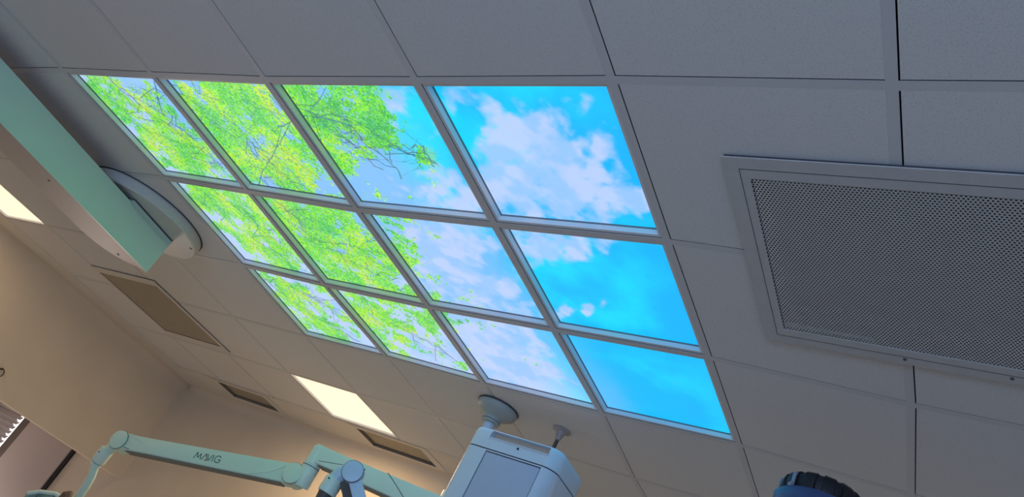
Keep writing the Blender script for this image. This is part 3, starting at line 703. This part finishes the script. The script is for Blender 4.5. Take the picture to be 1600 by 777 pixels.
# hanger under the left end of the spring arm
N0, N1 = S1 + Vector((-.01,0,-.02)), rel(-.645,1.706,-.955)
mb = MB(); mb.tube([S1+Vector((-.005,0,.0)), S1+Vector((-.035,0,-.02)), N1+Vector((.012,0,.012)), N1], [.036,.034,.026,.024], 20); mb.build('hanger_neck', M['arm_mint'], st, smooth=True)
sd = Vector((-.03,.02,-.06)).normalized()
mb = MB(); mb.cyl(N1 - sd*.012, N1 + sd*.062, .036, seg=28); hs = mb.build('hanger_sleeve', M['mint_pale'], st, bevel=.004)
mb = MB(); mb.cyl(N1+sd*.061, N1+sd*.065, .032, seg=28); mb.build('sleeve_gap', M['black'], hs)
mb = MB(); q = N1 + sd*.02 + Vector((.006,-.035,0)); mb.cyl(q, q+Vector((0,-.004,0)), .004, seg=10); part_label(mb.build('set_screw', M['black'], hs), 'dark set screw')
T0 = N1 + sd*.06
mb = MB(); mb.cyl(T0, T0 + sd*.03, .028, seg=24); mb.build('tube_socket', M['mint_pale'], st)
mb = MB(); mb.tube([T0+sd*.02, rel(-.684,1.758,-1.085), rel(-.695,1.775,-1.13), rel(-.725,1.80,-1.19), rel(-.78,1.82,-1.27), rel(-.84,1.80,-1.34)], .021, 16); mb.build('hanger_tube', M['arm_mint'], st, smooth=True)
# shield: clear lead acrylic below a padded top rail
top = [rel(-.95,1.70,-1.292), rel(-.91,1.725,-1.258), rel(-.83,1.752,-1.232), rel(-.775,1.77,-1.236), rel(-.735,1.785,-1.262), rel(-.70,1.80,-1.32), rel(-.66,1.81,-1.40)]
mb = MB(); mb.tube(top, .011, 12); sh = mb.build('shield_rail', M['mint_pale'], st, smooth=True)
mb = MB()
for p, q in zip(top, top[1:]):
    mb.hexa([p+Vector((0,.004,-.45)), q+Vector((0,.004,-.45)), q+Vector((0,-.004,-.45)), p+Vector((0,-.004,-.45))], [p+Vector((0,.004,0)), q+Vector((0,.004,0)), q+Vector((0,-.004,0)), p+Vector((0,-.004,0))])
part_label(mb.build('shield_pane', M['acrylic'], st), 'clear bluish shield pane')
mb = MB(); mb.tube([rel(-.705,1.70,-1.26), rel(-.690,1.70,-1.215), rel(-.665,1.70,-1.205), rel(-.645,1.70,-1.235), rel(-.64,1.70,-1.32)], [.012,.016,.018,.016,.012], 14)
part_label(mb.build('grip', M['brown'], st, smooth=True), 'brown rounded grip beside the tube')

# ------------------------------------------------------------------ lamp arm in front: knuckle, sleeve with dark plug, arm going down
la = thing('lamp_arm_stand', 'blue-lit jointed lamp arm with a dark tapered plug, in front of the mint arm', 'stand', (1.13,1.385,H-.69))
K = rel(1.128,1.383,-.688)
nf = Vector((.42,-.905,0)).normalized(); hx = Vector((.905,.42,0)).normalized()
Pd = rel(1.160,1.380,-.698)
mb = MB(); mb.tube([Pd+hx*.004+nf*-.03, Pd+hx*-.022+nf*-.03+Vector((0,0,.004)), Pd+hx*-.048+nf*-.03+Vector((0,0,-.014)), Pd+hx*-.062+nf*-.03+Vector((0,0,-.055))], [.036,.036,.035,.032], 24)
mb.build('knuckle', M['blue_lit_enamel'], la, smooth=True, angle=60)
c0 = Pd+hx*-.060+nf*-.03+Vector((0,0,-.045)); 
mb = MB(); mb.cyl(c0, c0+Vector((-.004,.0,-.062)), .038, seg=28); sl = mb.build('sleeve', M['mint_pale'], la, bevel=.004)
mb = MB(); mb.cyl(c0+Vector((-.004,0,-.058)), c0+Vector((-.007,0,-.16)), .031, .020, seg=24); part_label(mb.build('plug', M['dark_grey'], la, smooth=True), 'dark tapered plug')
mb = MB(); q = c0 + nf*.037 + hx*-.014 + Vector((0,0,-.012)); mb.cyl(q, q+nf*.003, .0035, seg=10); mb.build('set_screw', M['black'], sl)
pivot(Pd+nf*.012, nf, .042, .05, M['blue_lit_enamel'], la)
d_ = Vector((.62,.34,-.71)).normalized()
n3 = (nf - d_*nf.dot(d_)).normalized(); u3 = n3.cross(d_)
if u3.x < 0: u3 = -u3                        # u3 points to the right of the picture
mb = MB(); mb.prism([(-.01,-.024),(-.01,.024),(.34,.026),(.34,-.026)], Pd, d_, u3, n3, -.006, .030); lb = mb.build('lower_arm', M['blue_lit_enamel'], la, bevel=.006)
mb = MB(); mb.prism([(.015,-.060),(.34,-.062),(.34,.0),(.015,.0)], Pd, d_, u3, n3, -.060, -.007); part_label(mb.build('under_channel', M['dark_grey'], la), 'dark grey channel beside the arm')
q = Pd + d_*.33 - n3*.02
mb = MB(); mb.cyl(q, (q.x, q.y, .05), .03, seg=20); mb.lathe([(.085,0),(.085,.03),(.04,.06)], (q.x, q.y, 0), seg=36); mb.build('stand_pole', M['blue_lit_enamel'], la, smooth=True)

# ------------------------------------------------------------------ white equipment housing, back towards the camera
hx0, hx1, hy0, hy1 = 1.478, 1.880, 1.50, 1.805
ht = thing('equipment_housing', 'large white rounded plastic equipment housing with a recessed top handle', 'equipment housing', (1.68,1.65,H-1.0))
def rrect(x0, y0, x1, y1, radii, n=8):
    out = []
    for (cx, cy, s, r) in ((x0,y0,math.pi,radii[0]),(x1,y0,1.5*math.pi,radii[1]),(x1,y1,0,radii[2]),(x0,y1,.5*math.pi,radii[3])):
        sx = 1 if cx == x0 else -1; sy = 1 if cy == y0 else -1
        for k in range(n+1):
            t = s + math.pi/2*k/n; out.append((cx + sx*r + r*math.cos(t), cy + sy*r + r*math.sin(t)))
    return out
def solid_of(loops):                         # list of (outline, z) from bottom to top
    mb = MB(); k = len(loops[0][0])
    for out, z in loops: mb.v += [(p[0], p[1], H+z) for p in out]
    for q in range(len(loops)-1):
        for i in range(k): mb.f.append((q*k+i, q*k+(i+1)%k, (q+1)*k+(i+1)%k, (q+1)*k+i))
    mb.f.append(tuple(range(k))[::-1]); mb.f.append(tuple((len(loops)-1)*k+i for i in range(k)))
    return mb
RAD = (.034,.060,.075,.05)
def foot(ins): return rrect(hx0+ins, hy0+ins, hx1-ins, hy1-ins, [max(.006, r-ins) for r in RAD])
def cut(o, cutter):                          # boolean, applied at once
    md = o.modifiers.new('cut', 'BOOLEAN'); md.operation = 'DIFFERENCE'; md.object = cutter; md.solver = 'EXACT'
    bpy.context.view_layer.update()
    dg = bpy.context.evaluated_depsgraph_get(); me = bpy.data.meshes.new_from_object(o.evaluated_get(dg))
    o.modifiers.clear(); o.data = me; bpy.data.objects.remove(cutter)
    return o
mb = solid_of([(foot(0), -.398), (foot(0), -.335), (foot(.004), -.322), (foot(.012), -.316), (foot(.03), -.3145)])
cap_ = mb.build('top_cap', M['housing'], None, smooth=True, angle=50)
cb = MB(); cb.prism([(1.560,-.355),(1.832,-.355),(1.828,-.3225),(1.564,-.3225)], (0,0,H), Vector((1,0,0)), Vector((0,0,1)), Vector((0,1,0)), hy0-.02, hy0+.085)
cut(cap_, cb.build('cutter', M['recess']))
put(cap_, ht)
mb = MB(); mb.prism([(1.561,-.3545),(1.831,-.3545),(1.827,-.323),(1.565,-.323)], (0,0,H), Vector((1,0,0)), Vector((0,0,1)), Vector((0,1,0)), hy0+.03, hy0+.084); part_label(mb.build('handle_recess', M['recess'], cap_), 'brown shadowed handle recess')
mb = MB(); mb.prism([(1.561,-.357),(1.831,-.357),(1.831,-.352),(1.561,-.352)], (0,0,H), Vector((1,0,0)), Vector((0,0,1)), Vector((0,1,0)), hy0-.003, hy0+.03); mb.build('handle_lip', M['housing'], cap_, bevel=.0015, seg=1)
mb = MB(); q = Vector((1.702,hy0,H-.366)); mb.cyl(q+Vector((0,.004,0)), q+Vector((0,-.0015,0)), .0048, seg=14); part_label(mb.build('screw', M['black'], cap_), 'dark screw hole')
mb = solid_of([(foot(.004), -.404), (foot(.004), -.397)]); part_label(mb.build('cap_seam', M['seam'], ht), 'thin dark seam under the cap')
mb = solid_of([(foot(0), -1.05), (foot(0), -.403)]); body_ = mb.build('housing_body', M['housing'], None, smooth=True, angle=50)
cb = MB(); cb.box((1.575, hy0-.02, H-1.04), (1.826, hy0+.008, H-.4075)); cut(body_, cb.build('cutter', M['seam'])); put(body_, ht)
mb = MB(); mb.box((1.5785, hy0+.001, H-1.035), (1.8225, hy0+.0085, H-.4115)); part_label(mb.build('back_panel', M['housing_panel'], body_, bevel=.002, seg=1), 'flat grey inset back panel')
mb = MB(); mb.box((1.5755, hy0+.0065, H-1.039), (1.8255, hy0+.0082, H-.408)); mb.build('panel_gap', M['seam'], body_)
mb = MB(); mb.cyl((1.68,1.65,0), (1.68,1.65,H-1.05), .04); mb.lathe([(.14,0),(.14,.03),(.06,.06)], (1.68,1.65,.0), seg=40); mb.build('stand', M['housing'], ht, smooth=True)

# ------------------------------------------------------------------ small hanging rod with rosette behind the housing
rt = thing('hanging_rod', 'thin dark rod hanging from a small translucent ceiling rosette behind the white housing', 'ceiling rod', (1.512,2.092,H))
mb = MB(); mb.lathe([(.044,0),(.044,-.004),(.024,-.010),(.012,-.050),(.010,-.051)], (1.512,2.092,H-.003), seg=28)
def smoky():
    m = mat('smoky_plastic', (0.62,0.62,0.64), .4); b = m.node_tree.nodes['Principled BSDF']; b.inputs['Transmission Weight'].default_value = .5; return m
M['smoky'] = smoky()
part_label(mb.build('rosette', M['smoky'], rt, smooth=True), 'small translucent rosette')
mb = MB(); mb.cyl((1.512,2.092,H-.058), (1.512,2.092,H-.32), .009, seg=14); part_label(mb.build('rod', M['dark_grey'], rt, smooth=True), 'thin dark rod')

# ------------------------------------------------------------------ dark finned lamp head at the lower right edge
lc = Vector((2.858, 1.125, H-.424)); LS = .92
lt = thing('examination_lamp', 'black finned examination lamp with a dark blue rim and grey clips', 'lamp', lc - Vector((0,0,.05)))
def sc(L): return [(p*LS, q*LS) for p, q in L]
mb = MB(); mb.lathe(sc([(.02,-.05),(.118,-.05),(.127,-.045),(.130,-.035),(.130,.004),(.126,.012),(.112,.014)]), lc, seg=64); part_label(mb.build('rim', M['lamp_blue'], lt, smooth=True), 'dark blue rim')
mb = MB(); mb.lathe(sc([(.108,.012),(.114,.040),(.112,.056),(.102,.067),(.08,.071),(.03,.072)]), lc, seg=64); hb_ = mb.build('back_shell', M['black'], lt, smooth=True)
for k in range(13):
    a_ = 2*math.pi*(k+.35)/13; d = Vector((math.cos(a_), math.sin(a_), 0)); s_ = Vector((-d.y, d.x, 0)); mb = MB()
    mb.prism(sc([(.100,.012),(.119,.012),(.1185,.046),(.114,.062),(.104,.070),(.09,.072)]), lc, d, Vector((0,0,1)), s_, -.016, .016)
    mb.build('fin', M['black'], hb_, bevel=.003, seg=2)
for a_ in (math.radians(190), math.radians(236)):
    d = Vector((math.cos(a_), math.sin(a_), 0)); s_ = Vector((-d.y, d.x, 0)); mb = MB()
    mb.prism(sc([(.108,.010),(.132,.010),(.132,.020),(.1235,.026),(.1235,.060),(.108,.063)]), lc, d, Vector((0,0,1)), s_, -.0055, .0055)
    part_label(mb.build('clip', M['lamp_fin'], lt, bevel=.002, seg=1), 'grey clip bracket')
mb = MB(); mb.tube([lc+Vector((.05,-.02,-.045)), lc+Vector((.16,-.10,-.14)), lc+Vector((.26,-.16,-.40)), (lc.x+.3,lc.y-.2,.05)], .022, 16); mb.lathe([(.24,0),(.24,.03),(.05,.06)], (lc.x+.3,lc.y-.2,0), seg=40); mb.build('stand', M['dark_grey'], lt, smooth=True)

# ------------------------------------------------------------------ wall hook, alcove window with blind, door
mb = MB(); mb.tube([(X0+.018, 2.012+.030*math.cos(t_), H-.737+.030*math.sin(t_)) for t_ in [math.radians(-200+k*20) for k in range(15)]], .0035, 8)
hk = thing('wall_hook', 'small dark ring hook on the cream wall above the blind', 'hook', (X0, 2.012, H-.737))
mb.build('ring', M['black'], hk, smooth=True)
mb = MB(); mb.cyl((X0, 2.012, H-.715), (X0+.02, 2.012, H-.708), .006, seg=10); mb.build('stem', M['black'], hk)
# window_1: frame, pane, blind slats
mb = MB()
for r in ((WX0,WZ0,WX0+.07,WZ1),(WX1-.115,WZ0,WX1,WZ1),(WX0+.07,WZ0,WX1-.115,WZ0+.06),(WX0+.07,WZ1-.05,WX1-.115,WZ1)): mb.box((r[0],Y1-.016,r[1]),(r[2],Y1+.14,r[3]))
win = struct('window_1', mb, M['frame_brown'])
mb = MB(); mb.box((WX0+.06,Y1-.002,WZ0+.05),(WX1-.110,Y1+.006,WZ1-.04)); part_label(mb.build('pane', M['pane'], win), 'bright daylight pane')
sx0, sx1 = WX0+.075, WX1-.122; zz = WZ1-.075
k = 0
while zz > WZ0+.08:
    mb = MB()
    def sl_(xa, xb, h):
        mb.hexa([(xa,Y1-.034,zz-h),(xb,Y1-.034,zz-h),(xb,Y1-.031,zz-h),(xa,Y1-.031,zz-h)], [(xa,Y1-.016,zz+h),(xb,Y1-.016,zz+h),(xb,Y1-.013,zz+h),(xa,Y1-.013,zz+h)])
    sl_(sx0, sx1-.050, .0275); sl_(sx1-.050, sx1-.002, .0165)
    mb.build('slat', M['slat'], win); zz -= .0475
mb = MB(); mb.box((sx0,Y1-.040,WZ1-.045),(sx1,Y1-.018,WZ1-.012)); mb.build('blind_headrail', M['slat'], win)
# door_1: greige leaf right of the blind with a dark gap at its edge
mb = MB(); mb.box((-4.085, Y1-.028, 0.0), (-3.325, Y1-.001, 2.12)); dr = struct('door_1', mb, M['door'], bevel=.004, seg=1)
mb = MB(); mb.box((-3.325, Y1-.018, 0.0), (-3.283, Y1-.001, 2.12)); part_label(mb.build('door_gap', M['black'], dr), 'dark vertical gap beside the door')
mb = MB(); mb.box((-3.43, Y1-.075, 1.0), (-3.41, Y1-.055, 1.13)); mb.cyl((-3.42,Y1-.06,1.02),(-3.42,Y1-.028,1.02),.008); mb.cyl((-3.42,Y1-.06,1.11),(-3.42,Y1-.028,1.11),.008); mb.build('door_handle', M['steel'], dr)
# added_window_2 is unseen, added behind the camera to brighten the room
mb = MB()
for r in ((1.5,.75,1.58,2.15),(5.22,.75,5.3,2.15),(1.58,.75,5.22,.83),(1.58,2.07,5.22,2.15),(3.37,.83,3.43,2.07)): mb.box((r[0],Y0-.09,r[1]),(r[2],Y0+.01,r[3]))
w2 = struct('added_window_2', mb, M['tee'])
mb = MB(); mb.box((1.55,Y0-.06,.80),(5.25,Y0-.05,2.10)); mb.build('pane', M['pane_added'], w2)
